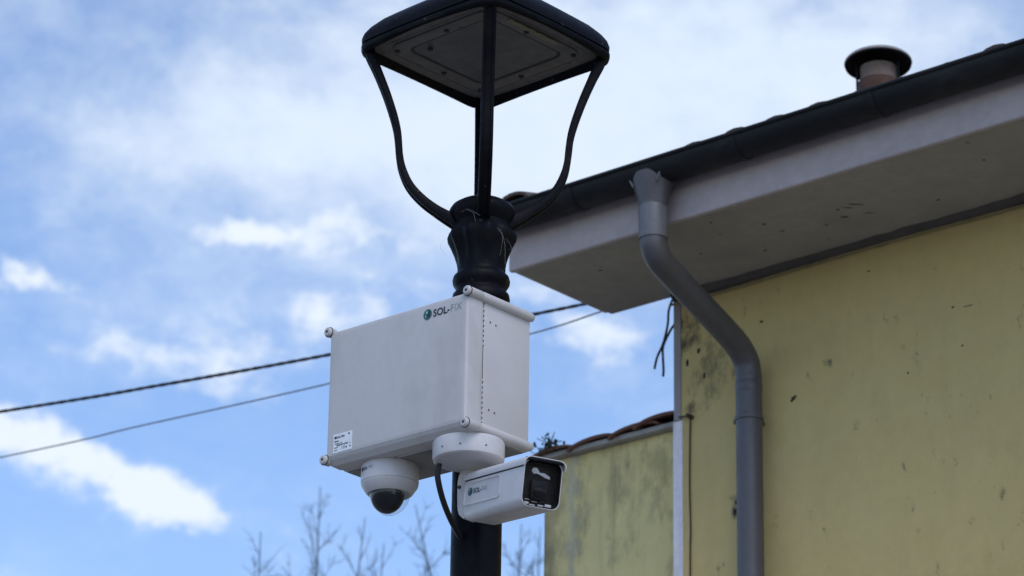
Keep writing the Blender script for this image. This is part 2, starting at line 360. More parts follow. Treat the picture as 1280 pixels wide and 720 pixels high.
bm = barrel(.17, .30, .04, .014); o = obj('verge_tile', bm, TILED, house, 40); o.location = (XL+.10, -.80, 7.148); o.rotation_euler = (slope, rad(-6), 0)
# gutter: half round channel with a rolled front lip
GY, GZ, GR = -.768, 7.114, .079
ring = [(GR*math.cos(rad(a)), GR*math.sin(rad(a))) for a in range(180, 361, 10)]; ring += [((GR-.004)*math.cos(rad(a)), (GR-.004)*math.sin(rad(a))) for a in range(360, 179, -10)]
bm = loft(bmesh.new(), [[(x, GY+p, GZ+q) for p, q in ring] for x in (XL-.03, XR+.3)])
gut = obj('gutter', bm, GUT, house, 50)
obj('gutter_lip', tube([(XL-.032, GY-GR-.002, GZ+.002), (XR+.3, GY-GR-.002, GZ+.002)], .009, 10), GUT, gut, 50)
for xe in (XL-.031,):
    bm = bmesh.new(); rr = [(GR-.001)*1 for _ in range(19)]
    loft(bm, [[(xx, GY+(GR-.0005)*math.cos(rad(a)), GZ+(GR-.0005)*math.sin(rad(a))) for a in range(180, 361, 10)] for xx in (xe-.003, xe+.004)]); obj('gutter_end_cap', bm, GUT, gut, 50)
gb0 = None
for i, x in enumerate([.10, .95, 1.62, 2.35, 3.2, 4.0, 4.9, 5.8]):
    if gb0 is None:
        bm = bmesh.new(); P = [(0, GY+(GR+.003)*math.cos(rad(a)), GZ+(GR+.003)*math.sin(rad(a))) for a in range(178, 363, 8)]
        loft(bm, [[(dx, p[1], p[2]) for p in P]+[(dx, GY+(p[1]-GY)*.99, GZ+(p[2]-GZ)*.99) for p in P[::-1]] for dx in (-.012, .012)])
        gb0 = obj('gutter_bracket', bm, GUT, gut, 50); gb0.location.x = x
    else: inst(gb0, gut, (x, 0, 0))
# downpipe with swan neck
PX = .488
pth = [(PX, GY, 6.955), (PX, GY, 6.86), (PX, GY, 6.80)] + catmull([(PX, GY, 6.775), (PX-.001, GY+.03, 6.735), (PX-.004, GY+.10, 6.70), (PX-.012, -.38, 6.595), (PX-.018, -.23, 6.542), (PX-.022, -.155, 6.508), (PX-.024, -.108, 6.462), (PX-.025, -.092, 6.40)], 8) + [(PX-.025, -.092, 6.36), (PX-.025, -.092, .2)]
dp = obj('downpipe', tube(pth, .0555, 28), PVC, house, 60)
bm = lathe([(.0595, 6.80), (.0605, 6.805), (.0605, 6.935), (.0595, 6.942)], 32, (PX, GY)); obj('pipe_sleeve', bm, PVCL, dp, 40)
bm = lathe([(.0565, 6.925), (.064, 6.945), (.070, 6.985), (.086, 7.03), (.098, 7.07), (.098, 7.085)], 32, (PX, GY))
bmesh.ops.scale(bm, vec=(1, .78, 1), space=Matrix.Translation((-PX, -GY, 0)), verts=bm.verts); obj('gutter_outlet', bm, PVC, dp, 50)
for s in (-1, 1):
    bm = B(PX+s*.082-.004, PX+s*.082+.004, GY-.06, GY+.05, 7.02, 7.062, .004); bmesh.ops.transform(bm, matrix=Matrix.Translation((PX+s*.088, 0, 7.07))@Matrix.Rotation(rad(26*s), 4, 'Y')@Matrix.Translation((-PX-s*.088, 0, -7.07)), verts=bm.verts)
    obj('outlet_wing', bm, PVCL, dp, 40)
cx, cy = PX-.025, -.092
for zc in (6.215, 4.2, 2.2):
    bm = lathe([(.0575, zc-.011), (.0605, zc-.009), (.0605, zc+.009), (.0575, zc+.011)], 32, (cx, cy)); box(bm, cx-.075, cx-.055, cy-.012, cy+.012, zc-.010, zc+.010, .003); box(bm, cx-.012, cx+.012, cy+.055, .0, zc-.008, zc+.008)
    obj('pipe_clip', bm, PVC, dp, 40)
bm = lathe([(.0557, 6.330), (.0570, 6.333), (.0570, 6.372), (.0557, 6.375)], 32, (cx, cy)); obj('pipe_collar', bm, PVC, dp, 40)
# chimney flue with cowl
CX, CY = .757, .5; zr = roof_plane(CY)
TILT = Matrix.Translation((CX, CY, 7.975))@Matrix.Rotation(rad(-5.5), 4, Vector((.757, .653, 0)))@Matrix.Translation((-CX, -CY, -7.955))
fl = obj('chimney_flue', lathe([(.098, zr-.05), (.095, 7.86), (.090, 7.885), (.0805, 7.892)], 28, (CX, CY)), TERRA, house, 50)
obj('flue_liner', lathe([(.080, 7.80), (.080, 7.958)], 24, (CX, CY)), BEIGE, fl, 50)
obj('chimney_cowl', lathe([(.002, 7.995), (.10, 7.975), (.140, 7.952), (.147, 7.949), (.148, 7.956), (.143, 7.970), (.10, 7.992), (.05, 8.012), (.002, 8.020)], 40, (CX, CY), cap=False), COWL, fl, 60, mat=TILT)
for a in (10, 130, 215):
    a = rad(a); obj('cowl_leg', B(CX+.094*math.cos(a)-.004, CX+.094*math.cos(a)+.004, CY+.094*math.sin(a)-.004, CY+.094*math.sin(a)+.004, 7.78, 7.975), COWL, fl)
obj('cowl_rim_highlight', lathe([(.1455, 7.957), (.149, 7.956), (.1505, 7.960), (.149, 7.964), (.1455, 7.963)], 40, (CX, CY), cap=False), MORT, fl, 60, mat=TILT, label='pale rim of the cowl with its sky highlight in the colour')  # pale ring: skylight on the cap edge put into the colour
obj('flue_flashing', lathe([(.16, zr-.06), (.125, zr+.03), (.096, zr+.05)], 24, (CX, CY)), COWL, fl, 50)
# iron peg and thin conduit near the corner
pg = obj('wall_peg', tube([(.093, .01, 6.326), (.093, -.035, 6.326)], .010, 8), RUST, house, 40)
obj('peg_wire', tube([(.093, -.02, 6.326), (.06, -.014, 6.334), (.03, -.012, 6.338)], .0035, 6), RUST, pg)
obj('thin_conduit', tube(catmull([(.090, -.008, 6.32), (.085, -.006, 6.2), (.083, -.006, 6.0), (.087, -.006, 5.8), (.083, -.006, 5.5), (.084, -.006, 3.0)], 4), .0035, 6), RUST, house, 50)
bm = bmesh.new()
for dx, dz, s in ((0, 0, .009), (.010, .006, .006), (-.008, -.008, .006)): bmesh.ops.create_icosphere(bm, subdivisions=1, radius=s, matrix=Matrix.Translation((.626+dx, -.002, 6.295+dz)))
obj('mud_lump', bm, RUST, house)

# ------------------------------------------------------------------ lower annex behind the corner
annex = thing('annex', 'lower mould-stained yellow building with clay tile edge beside the tall house', 'building', (.706, 13.6, 0), YAW)
obj('wall', B(-.85, -.006, .15, 3.2, 0, 6.352), WALL2, annex)
bm = B(-.90, -.006, .105, .30, 6.354, 6.378, .005)
obj('mortar_edge', bm, MORT, annex)
a0 = obj('roof_tile', barrel(.285, .40, .034, .014, 12, .9), TILE, annex, 40); k = 0
for i, (x, z, tw) in enumerate([(-.775, 6.366, 4), (-.535, 6.371, 4), (-.30, 6.378, 4), (-.12, 6.390, 3)]):
    for row in range(2):
        t = a0 if k == 0 else inst(a0, annex); k += 1
        if x > -.2: x = -.152
        t.location = (x, .085+row*.34+rnd.uniform(-.012, .012), z-.010+row*.08); t.rotation_euler = (rad(13), rad(-tw), rnd.uniform(-.03, .03))
bm = bmesh.new()
loft(bm, [[(x, .12, 6.379), (x, 3.3, 7.06), (x, 3.3, 7.0), (x, .32, 6.36), (x, .14, 6.379-.012+.012-.0005)] for x in (-.90, -.008)])
obj('roof', bm, TILE, annex)
# weeds in the tile edge
weed = thing('weed', 'small dark weed clump growing at the left end of the annex tiles', 'plant', (.706, 13.6, 0), YAW)
bm = bmesh.new()
for i in range(95):
    c = Vector((-.81+rnd.gauss(.025, .028), .09+rnd.gauss(0, .03), 6.375+abs(rnd.gauss(0, .030)))); s = rnd.uniform(.012, .026)
    d = Vector((rnd.gauss(0, 1), rnd.gauss(0, 1), rnd.gauss(.6, 1))).normalized(); n = d.cross(Vector((rnd.gauss(0, 1), rnd.gauss(0, 1), rnd.gauss(0, 1)))).normalized()
    q = [c, c+d*s*.6+n*s*.35, c+d*s*1.3, c+d*s*.6-n*s*.35]; bm.faces.new([bm.verts.new(p) for p in q])
obj('leaves', bm, LEAF, weed)
bm = bmesh.new()
for i in range(7): tube([(-.80+rnd.gauss(0, .02), .11, 6.39), (-.80+rnd.gauss(0, .03), .10, 6.42), (-.80+rnd.gauss(0, .035), .09, 6.44+rnd.random()*.035)], .0018, 4, bm)
obj('stems', bm, LEAF, weed)

# cables on the house
wc = obj('eave_cable', tube(catmull([(-.01, -.010, 6.862), (.3, -.012, 6.858), (.7, -.012, 6.865), (1.2, -.012, 6.868), (1.8, -.012, 6.862), (3, -.012, 6.866), (6.4, -.012, 6.864)], 8), .006, 8), PAINTED, None, 60)
wc.location = (.706, 13.6, 0); wc.rotation_euler = (0, 0, YAW); tag(wc, 'thin painted cable clipped along the top of the yellow wall under the soffit', 'cable')
bm = tube(catmull([(.12, -.03, 6.87), (.03, -.03, 6.885), (-.045, .02, 6.86), (-.075, .05, 6.81), (-.088, .05, 6.76), (-.105, .05, 6.715), (-.135, .05, 6.665), (-.150, .05, 6.615)], 7), .0055, 8)
tube(catmull([(.0, .03, 6.80), (-.04, .045, 6.79), (-.075, .05, 6.755), (-.098, .045, 6.705), (-.103, .05, 6.66), (-.100, .05, 6.60), (-.102, .05, 6.57)], 7), .0055, 8, bm)
lc = obj('loose_cable', bm, CAB, None, 60); lc.location = (.706, 13.6, 0); lc.rotation_euler = (0, 0, YAW)
tag(lc, 'loose black cable ends dangling in the air below the eave corner', 'cable')

# ------------------------------------------------------------------ overhead wires
def twisted(P, rr, pitch, turns=2):
    P = catmull(P, 60); bm = bmesh.new(); ln = 0; pts = [[], []]; last = P[0]
    for p in P:
        ln += (p-last).length; last = p; a = 2*PI*ln/pitch
        for s in (0, 1): pts[s].append(p+Vector((0, math.cos(a+PI*s), math.sin(a+PI*s)))*rr*.3)
    for s in (0, 1): tube(pts[s], rr, 6, bm)
    return bm
w1 = obj('overhead_cable', twisted([(-6.65, 20.0, 7.93), (-2.89, 18.0, 7.8525), (-1.9086, 17.4, 7.8162), (-.9956, 16.8, 7.7798), (.10, 16.0, 7.7252), (.3562, 15.8, 7.7091), (.9, 15.35, 7.67), (2.05, 14.95, 7.62)], .0078, .16), CAB, None, 60)
tag(w1, 'thick black twisted overhead cable passing behind the equipment box', 'cable')
w2 = obj('overhead_wire', tube(catmull([(-6.75, 20.5, 7.60), (-2.9028, 18.2, 7.646), (-2.046, 17.6, 7.643), (-1.0083, 16.9, 7.648), (.1019, 16.1, 7.660), (.773, 15.5, 7.6449), (2.05, 15.0, 7.60)], 10),   .0040, 6), CABG, None, 60)
tag(w2, 'thin grey overhead wire running below the thick black cable', 'wire')

# ------------------------------------------------------------------ bare trees
def bare_tree(x, y, h, label, seed, lean=0, dens=1.0):
    R_ = random.Random(seed)
    t = thing('bare_tree', label, 'tree', (x, y, 0), 0, 'bare winter trees behind the lamp post')
    n = 14; P = []
    for i in range(n+1):
        s = i/n; P.append(Vector((lean*(s-1)*2.2*s+R_.gauss(0, .03)*s*(1-s)*3, R_.gauss(0, .05)*s*(1-s)*3, h*s)))
    P[-1] = Vector((0, 0, h))
    rad_ = [max(.004, .15*(1-i/n)**1.05) for i in range(n+1)]
    obj('trunk', tube(P, rad_, 8), BARK, t, 60)
    bm = bmesh.new()
    def twig(p, d, ln, r_, lev):
        k = 5; q = [p]; dd = d.copy()
        for i in range(k):
            dd = (dd+Vector((R_.gauss(0, .07), R_.gauss(0, .07), .05+R_.gauss(0, .05)))).normalized(); q.append(q[-1]+dd*ln/k)
        tube(q, [r_*(1-.75*i/k) for i in range(k+1)], 4 if lev else 5, bm, cap=False)
        if lev < 3:
            m_ = [5, 6, 4][lev]
            for i in range(m_):
                s = R_.uniform(.18, .98); j = min(k-1, int(s*k)); pp = q[j].lerp(q[j+1], s*k-j); ax = (q[j+1]-q[j]).normalized()
                sd_ = ax.orthogonal().normalized(); sd_.rotate(Matrix.Rotation(R_.uniform(0, 2*PI), 3, ax)); nd = (ax*R_.uniform(.6, 1.0)+sd_*R_.uniform(.5, .9)).normalized()
                twig(pp, nd, ln*R_.uniform(.28, .5), max(.0017, r_*.5), lev+1)
    nb = int(46*dens)
    for i in range(nb):
        s = .22+.775*(i/nb)**.75; j = min(n-1, int(s*n)); p = P[j].lerp(P[j+1], s*n-j); a = i*2.4+R_.uniform(-.4, .4)
        d = Vector((math.cos(a), math.sin(a), R_.uniform(.9, 1.6))).normalized()
        ln = h*(1-s)*.30+.22
        twig(p, d, ln*R_.uniform(.7, 1.1),  .005+.024*(1-s), 0 if s < .80 else (1 if s < .96 else 2))
    obj('crown', bm, BARK, t)
bare_tree(-2.46, 32, 11.50, 'short bare tree, leftmost of those below the clouds', 3, 0, .8)
bare_tree(-1.885, 32, 11.98, 'tallest bare tree, straight-stemmed, left of the dome camera', 5, .1)
bare_tree(-1.47, 33, 11.98, 'bare tree with upswept twigs just under the dome camera', 8, .5, .8)
bare_tree(-1.25, 32.5, 11.55, 'slight bare tree between the dome camera and the black post', 29, .3, .7)
bare_tree(-.93, 32.0, 11.80, 'bare tree leaning towards the black post, right of the dome camera', 21, -1.3)
bare_tree(.13, 32, 11.62, 'bare tree just right of the black post under the bullet camera', 13, .15)
bare_tree(.33, 33, 11.9, 'bare tree close to the annex wall, rightmost of the row', 17, .1, .9)

# ------------------------------------------------------------------ street lamp
lamp = thing('street_lamp', 'black cast iron street lamp with four curved arms carrying a square hood', 'street lamp', (-.094, 9.5172, 0), YAW-rad(1.9))
obj('pole', lathe([(.16, 0), (.16, .12), (.14, .16), (.13, .7), (.11, .8), (.10, .9), (.082, 1.0), (.0765, 1.3), (.0755, 3), (.0752, 5.296)], 48), IRON, lamp, 40)
obj('collar', lathe([(.0753, 5.270), (.086, 5.276), (.0885, 5.288), (.086, 5.302), (.0765, 5.312), (.075, 5.320), (.080, 5.327), (.0866, 5.338), (.0880, 5.348), (.0850, 5.360), (.077, 5.368), (.0735, 5.374), (.0735, 5.384)], 48), IRON, lamp, 60)
def flute(a, k):
    w = [0, 0, .35, .8, 1, 1, .9, .6, 0, 0][k] if k < 10 else 0
    return 1+.075*w*math.cos(10*a)
obj('capital', lathe([(.0735, 5.384), (.0735, 5.390), (.0750, 5.408), (.0800, 5.432), (.0900, 5.460), (.0985, 5.478), (.1010, 5.494), (.0980, 5.508), (.090, 5.520), (.086, 5.532)], 80, fl=flute), IRON, lamp, 40)
obj('yoke', lathe([(.086, 5.532), (.090, 5.540), (.096, 5.550), (.102, 5.566), (.1025, 5.578), (.094, 5.592), (.074, 5.605), (.052, 5.613), (.034, 5.624), (.018, 5.630), (.004, 5.632)], 48), IRON, lamp, 50)
arm_c = catmull([(.045, 0, 5.525), (.096, 0, 5.549), (.143, 0, 5.577), (.187, 0, 5.611), (.2246, 0, 5.654), (.2475, 0, 5.703), (.2590, 0, 5.752), (.2700, 0, 5.845), (.2995, 0, 5.946), (.3345, 0, 6.037), (.3570, 0, 6.090), (.3690, 0, 6.130)], 6)
thk = [(.0, .050), (.09, .036), (.18, .028), (.28, .026), (.45, .023), (.55, .021), (.8, .025), (.90, .030), (1, .036)]
def th(s):
    for (a, x), (b, y) in zip(thk, thk[1:]):
        if s <= b: return x+(y-x)*(s-a)/(b-a)
    return thk[-1][1]
def arm_mesh(ang):
    bm = bmesh.new(); rings = []; n = len(arm_c)
    for i, p in enumerate(arm_c):
        t = (arm_c[min(i+1, n-1)]-arm_c[max(i-1, 0)]).normalized(); nrm = Vector((t.z, 0, -t.x)); w = Vector((0, 1, 0)); h = th(i/(n-1))/2; hw = .0198 if i > 8 else .0235-.0004*i
        sec = [(-hw, -h*.75), (-hw*.9, -h), (-hw*.55, -h), (-hw*.45, -h*.72), (hw*.45, -h*.72), (hw*.55, -h), (hw*.9, -h), (hw, -h*.75), (hw, h*.75), (hw*.9, h), (hw*.55, h), (hw*.45, h*.72), (-hw*.45, h*.72), (-hw*.55, h), (-hw*.9, h), (-hw, h*.75)]
        rings.append([p+w*a+nrm*b for a, b in sec])
    loft(bm, rings); bmesh.ops.rotate(bm, cent=(0, 0, 0), matrix=Matrix.Rotation(ang, 3, 'Z'), verts=bm.verts); return bm
for q in range(4): obj('arm', arm_mesh(rad(45+90*q)), IRON, lamp, 35)
# hood: arched skirt, rim, groove, domed lid
def sq(s, rc, z, arch=0):
    o_ = []
    P = rrect(s, s, rc, 5); n = len(P); out_ = []
    for i in range(n):
        p, q = P[i], P[(i+1) % n]; d = math.hypot(p[0]-q[0], p[1]-q[1]); m_ = 12 if i % 6 == 5 else 1
        for k in range(m_):
            t = k/m_; x, y = p[0]+(q[0]-p[0])*t, p[1]+(q[1]-p[1])*t
            along = y if abs(x) > abs(y) else x; bul = math.cos(along/s*PI/2) if abs(along) < s else 0
            sc = 1+.03*bul; out_.append((x*sc, y*sc, z+arch*bul))
    return out_
bm = bmesh.new()
loft(bm, [sq(.262, .045, 6.128, .004), sq(.270, .05, 6.100, .013), sq(.281, .06, 6.094, .012), sq(.289, .06, 6.099, .010), sq(.292, .06, 6.112, .006), sq(.292, .06, 6.122, .002), sq(.286, .06, 6.126, 0)], cap=False)
hood = obj('hood', bm, IRON, lamp, 50)
bm = bmesh.new()
loft(bm, [sq(.2845, .06, 6.1292), sq(.2905, .06, 6.130), sq(.2915, .06, 6.146), sq(.288, .06, 6.160), sq(.277, .065, 6.180), sq(.258, .07, 6.202), sq(.225, .07, 6.228), sq(.17, .06, 6.256), sq(.10, .05, 6.276), sq(.03, .02, 6.284)])
obj('lid', bm, IRON, hood, 50, label='domed top of the hood')
bm = bmesh.new(); loft(bm, [sq(.264, .045, 6.1245), sq(.264, .045, 6.1286)]); obj('inner_plate', bm, PLATE, hood)
ri = []
for s, rc, z in ((.222, .06, 6.126), (.222, .06, 6.1195), (.213, .055, 6.1175), (.186, .045, 6.1175), (.178, .04, 6.1195), (.176, .04, 6.126)): ri.append([(x, y, z) for x, y in rrect(s, s, rc, 6)])
obj('seal_frame', loft(bmesh.new(), ri, cap=False), PLATE, hood, 40)
ri = [[(x, y, z) for x, y in rrect(s, s, .05, 6)] for s, z in ((.2365, 6.126), (.2365, 6.123), (.231, 6.123), (.231, 6.126))]
obj('outer_bead', loft(bmesh.new(), ri, cap=False), PLATE, hood, 40)
ri = [[(x, y, z) for x, y in rrect(s, s, .04, 6)] for s, z in ((.177, 6.126), (.177, 6.121), (.170, 6.121), (.170, 6.126))]
obj('glass_gasket', loft(bmesh.new(), ri, cap=False), SEAM, hood, 40)
bm = bmesh.new(); loft(bm, [[(x, y, z) for x, y in rrect(.171, .171, .038, 6)] for z in (6.1225, 6.130)]); obj('lamp_glass', bm, PANE, hood)
b0 = None
for x, y in ((-.199, -.19), (-.199, .19), (.199, .19), (.199, -.19), (-.199, .02), (.199, -.03), (.02, -.199), (-.03, .199), (-.11, -.135)):
    if b0 is None: b0 = obj('bolt', lathe([(.0085, 6.119), (.0085, 6.113), (.006, 6.111)], 8), SEAM, hood, 40); b0.location = (x, y, 0)
    else: inst(b0, hood, (x, y, 0))
bm = bmesh.new(); P = [(.215, -.13+.02*i, 6.1165-.004*math.sin(i*1.3)**2) for i in range(12)]
rings = [[(x-.010*(1+.3*math.sin(i*2.1)), y, z), (x+.012, y, z-.001), (x+.012, y, z+.001), (x-.010*(1+.3*math.sin(i*2.1)), y, z+.001)] for i, (x, y, z) in enumerate(P)]
obj('peeling_seal', loft(bm, rings), SEAL, hood, label='pale strip of perished seal hanging loose')

# ------------------------------------------------------------------ equipment box
OB = Vector((-.1265, 9.0565, 5.139))
eb = thing('equipment_box', 'pale grey weatherproof equipment box strapped to the front of the lamp post', 'equipment box', OB, YAW)
WX = .553; DY = .281; HZ = .403
bm = B(-WX+.003, -.001, .074, DY, -HZ-.016, -.003, .006, 3); obj('body', bm, BOXP, eb, 40)
# lid with bevelled edges
bm = bmesh.new()
def lidring(i, y, d=0): return [(x-WX/2, y, z-HZ/2-d/2) for x, z in rrect(WX/2-i, HZ/2-i+d/2, .012, 4)]
loft(bm, [lidring(.002, .070, .018), lidring(.000, .060, .018), lidring(.000, .024, .016), lidring(.002, .008, .004), lidring(.008, .0015), lidring(.016, .0)])
LIDP = mat('lid_plastic', (.575, .545, .53), .5, (.36, .335, .31), .42, 4.5, .0002, 220, stretch=(1, 1, .55), spots=(70, .76, (.25, .22, .2), .5), fine=.02)
lid = obj('lid', bm, LIDP, eb, 8)
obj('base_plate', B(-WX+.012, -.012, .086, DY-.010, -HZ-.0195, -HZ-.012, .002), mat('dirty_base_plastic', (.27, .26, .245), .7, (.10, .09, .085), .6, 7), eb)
obj('lid_seam', B(-WX+.006, -.0035, .069, .0745, -HZ-.013, -.006), SEAM, eb)
# short snap tabs bridging the seam at the right hand side, leaving the broken dark line of the photograph
tb0 = None
for z in [-.035-.0155*i for i in range(8)]+[-.255-.0155*i for i in range(9)]:
    if tb0 is None: tb0 = obj('seam_tab', B(-.006, -.0005, .0685, .0755, -.0030, .0030), BOXP, eb); tb0.location.z = z
    else: inst(tb0, eb, (0, 0, z))
rp = [(.0105, -.010), (.0140, -.007), (.0148, -.004), (.0148, .052), (.0136, .054), (.0136, .060), (.0150, .062), (.0150, .268), (.0140, .276), (.012, .286), (.0105, .2875)]
for i, (x, z) in enumerate(((0, 0), (0, -HZ), (-WX, 0), (-WX, -HZ))):
    bm = lathe([(r_, y) for r_, y in (rp if x == 0 else rp[:3]+[(.0148, .020), (.012, .022)])], 24); bmesh.ops.transform(bm, matrix=Matrix.Translation((x, 0, z))@Matrix.Rotation(rad(-90), 4, 'X'), verts=bm.verts)
    rd = obj('corner_rod', bm, ROD, eb, 40)
    bm = lathe([(.0042, -.0112), (.0042, -.0090)], 12); bmesh.ops.transform(bm, matrix=Matrix.Translation((x, 0, z))@Matrix.Rotation(rad(-90), 4, 'X'), verts=bm.verts); obj('screw', bm, SCREW, rd)
    bm = lathe([(.0165, -.0015), (.0165, .0005)], 24); bmesh.ops.transform(bm, matrix=Matrix.Translation((x, 0, z))@Matrix.Rotation(rad(-90), 4, 'X'), verts=bm.verts); obj('rod_washer', bm, SEAM, rd)
for x, z in ((-.0, -.075), (-.0, -.072)): pass
h0 = None
for y, z in ((.100, -.068), (.125, -.071), (.100, -.338), (.125, -.341)):
    if h0 is None: h0 = obj('rivet', B(-.0015, .0012, -.0022, .0022, -.0022, .0022, .0006, 1), SCREW, eb); h0.location = (0, y, z)
    else: inst(h0, eb, (0, y, z))
obj('strap', lathe([(.0790, 4.95-5.139), (.0790, 4.97-5.139)], 40, (-.276, .37+.0), cap=False), SCREW, eb)
obj('mounting_plate', B(-.40, -.15, DY, DY+.016, -.36, -.04, .003), ROD, eb)
TXT = Matrix.Rotation(rad(90), 4, 'X')
def globe(parent, c, rr, Mx, flat=1.0):
    """small globe emblem: dark disc with pale land shapes"""
    def disc(r_, z, cx_=0, cy_=0, n=28, sx=1.0): 
        bm = bmesh.new(); bm.faces.new([bm.verts.new((cx_+r_*sx*math.cos(2*PI*k/n), cy_+r_*math.sin(2*PI*k/n), z)) for k in range(n)]); return bm
    obj('logo_disc', disc(rr, 0), TEAL, parent, mat=Mx)
    bm = disc(rr*.80, .0003); bmesh.ops.delete(bm, geom=bm.faces[:], context='FACES_ONLY') if False else None
    obj('logo_disc', disc(rr*.66, .0003, rr*.12, rr*.02, sx=.8), INK, parent, mat=Mx)
    obj('logo_mark', disc(rr*.30, .0006, -rr*.15, rr*.38, 12, .9), GLINT, parent, mat=Mx)
    obj('logo_mark', disc(rr*.24, .0006, -rr*.42, -rr*.30, 12, .7), GLINT, parent, mat=Mx)
def letters(parent, x, base, h, Mx, fixw=1.0, kfix=INKL):
    bm = text_mesh('SOL-', h*1.38, h*.030); w = max(v.co.x for v in bm.verts); obj('lettering', bm, INK, parent, mat=Mx@Matrix.Translation((x, base, .0003)))
    bm = text_mesh('FIX', h*1.38, -h*.012); obj('lettering', bm, kfix, parent, mat=Mx@Matrix.Translation((x+w+h*.10, base, .0003)), label='paler lettering')
LM = Matrix.Translation((0, -.0009, 0))@TXT
globe(lid, None, .0165, LM@Matrix.Translation((-.1555, -.0375, 0)))
letters(lid, -.134, -.0495, .0225, LM)
# rating label
stk = obj('label_sticker', B(-.519, -.444, -.0006, .0003, -.390, -.332), PAPER, lid, label='white rating sticker')
SM = Matrix.Translation((-.519, -.0011, -.390))@TXT
def bar(x0, x1, y0, y1): 
    bm = bmesh.new(); bm.faces.new([bm.verts.new(p) for p in ((x0, y0, 0), (x1, y0, 0), (x1, y1, 0), (x0, y1, 0))]); return bm
def join(bms):
    o_ = bmesh.new()
    for b in bms:
        me = bpy.data.meshes.new('t'); b.to_mesh(me); b.free(); o_.from_mesh(me); bpy.data.meshes.remove(me)
    return o_
bars = [bar(.004, .022, .0335, .0365), bar(.006, .026, .0265, .0285), bar(.030, .036, .0265, .0285), bar(.004, .020, .0145, .0165), bar(.004, .018, .0065, .0085), bar(.060, .066, .048, .053), bar(.066, .071, .009, .013), bar(.067, .070, .018, .022), bar(.050, .056, .0085, .013)]
x = .014
while x < .058:
    wd = rnd.choice((.0012, .002, .003)); bars.append(bar(x, x+wd, .0195, .0245)); x += wd+rnd.choice((.001, .0018))
obj('sticker_print', join(bars), INK, lid, mat=SM)
bm = text_mesh('SOL-FIX', .0095, .0003); obj('sticker_print', bm, INK, lid, mat=SM@Matrix.Translation((.0125, .0435, 0)))
bm = text_mesh('CE', .0115, 0); obj('sticker_print', bm, INK, lid, mat=SM@Matrix.Translation((.034, .0085, 0)))
bm = bmesh.new(); bm.faces.new([bm.verts.new((.0085+.0042*math.cos(k*PI/8), .047+.0042*math.sin(k*PI/8), 0)) for k in range(16)]); obj('sticker_print', bm, INK, lid, mat=SM)

# ------------------------------------------------------------------ dome camera
DC = (-.404, .125)
dome = thing('dome_camera', 'white dome camera with dark glass bubble under the left end of the box', 'security camera', OB, YAW)
obj('base', lathe([(.083, -.418), (.083, -.421), (.0855, -.424), (.0858, -.470), (.0848, -.475)], 48, DC), CAMW, dome, 40)
obj('ring', lathe([(.0832, -.4752), (.0848, -.478), (.0835, -.483), (.0680, -.5060), (.0635, -.5085), (.060, -.506)], 48, DC), CAMW, dome, 30)
ds = [(.0605*math.cos(rad(a)), -.504-.0605*math.sin(rad(a))*1.10) for a in range(0, 90, 6)]+[(.001, -.504-.0605*1.10)]
obj('bubble', lathe(ds, 48, DC, cap=False), DOMEG, dome, 60)
eye = obj('camera_ball', lathe([(.0525*math.cos(rad(a)), -.500-.0525*math.sin(rad(a))*1.24) for a in range(0, 90, 9)]+[(.001, -.500-.0651)], 36, (DC[0]-.0048, DC[1]-.0042)), DARKP, dome, 60)
bm = lathe([(.018, .040), (.018, .0525), (.013, .054)], 24); bmesh.ops.transform(bm, matrix=Matrix.Translation((DC[0], DC[1], -.512))@Matrix.Rotation(rad(48), 4, 'Z')@Matrix.Rotation(rad(118), 4, 'X')@Matrix.Rotation(rad(0), 4, 'Z'), verts=bm.verts); obj('lens', bm, LENS, eye, 50)
bm = bmesh.new(); 
loft(bm, [[(DC[0]+r_*math.cos(a), DC[1]+r_*math.sin(a), z) for r_, z in ((.0485, -.512), (.0497, -.512), (.0480, -.532), (.0430, -.546), (.042, -.545), (.0470, -.531))] for a in [rad(-40+2*i) for i in range(8)]]); obj('inner_shroud', bm, PVC, dome, 60, label='pale shroud beside the lens')
bm = lathe([(.0036, -.0845), (.0036, -.0865)], 10); bmesh.ops.transform(bm, matrix=Matrix.Translation((DC[0], DC[1], -.481))@Matrix.Rotation(rad(30), 4, 'Z')@Matrix.Rotation(rad(-90), 4, 'X')@Matrix.Scale(-1, 4, (0, 0, 1)), verts=bm.verts); obj('screw', bm, SCREW, dome)
def wrap(bm, c, rr, a0, z0):
    for v in bm.verts:
        a = a0+v.co.x/rr; v.co = Vector((c[0]+rr*math.cos(a), c[1]+rr*math.sin(a), z0+v.co.y))
    return bm
bm = text_mesh('SOL', .0125, .0003); obj('lettering', wrap(bm, DC, .0868, rad(-112), -.447), INK, dome)
bm = text_mesh('FIX', .0125, 0); obj('lettering', wrap(bm, DC, .0868, rad(-95), -.447), INKL, dome)
bm = bmesh.new(); bm.faces.new([bm.verts.new((-.007+.0062*math.cos(k*PI/8), .0045+.0062*math.sin(k*PI/8), 0)) for k in range(16)]); obj('logo_disc', wrap(bm, DC, .0868, rad(-112), -.447), INK, dome)

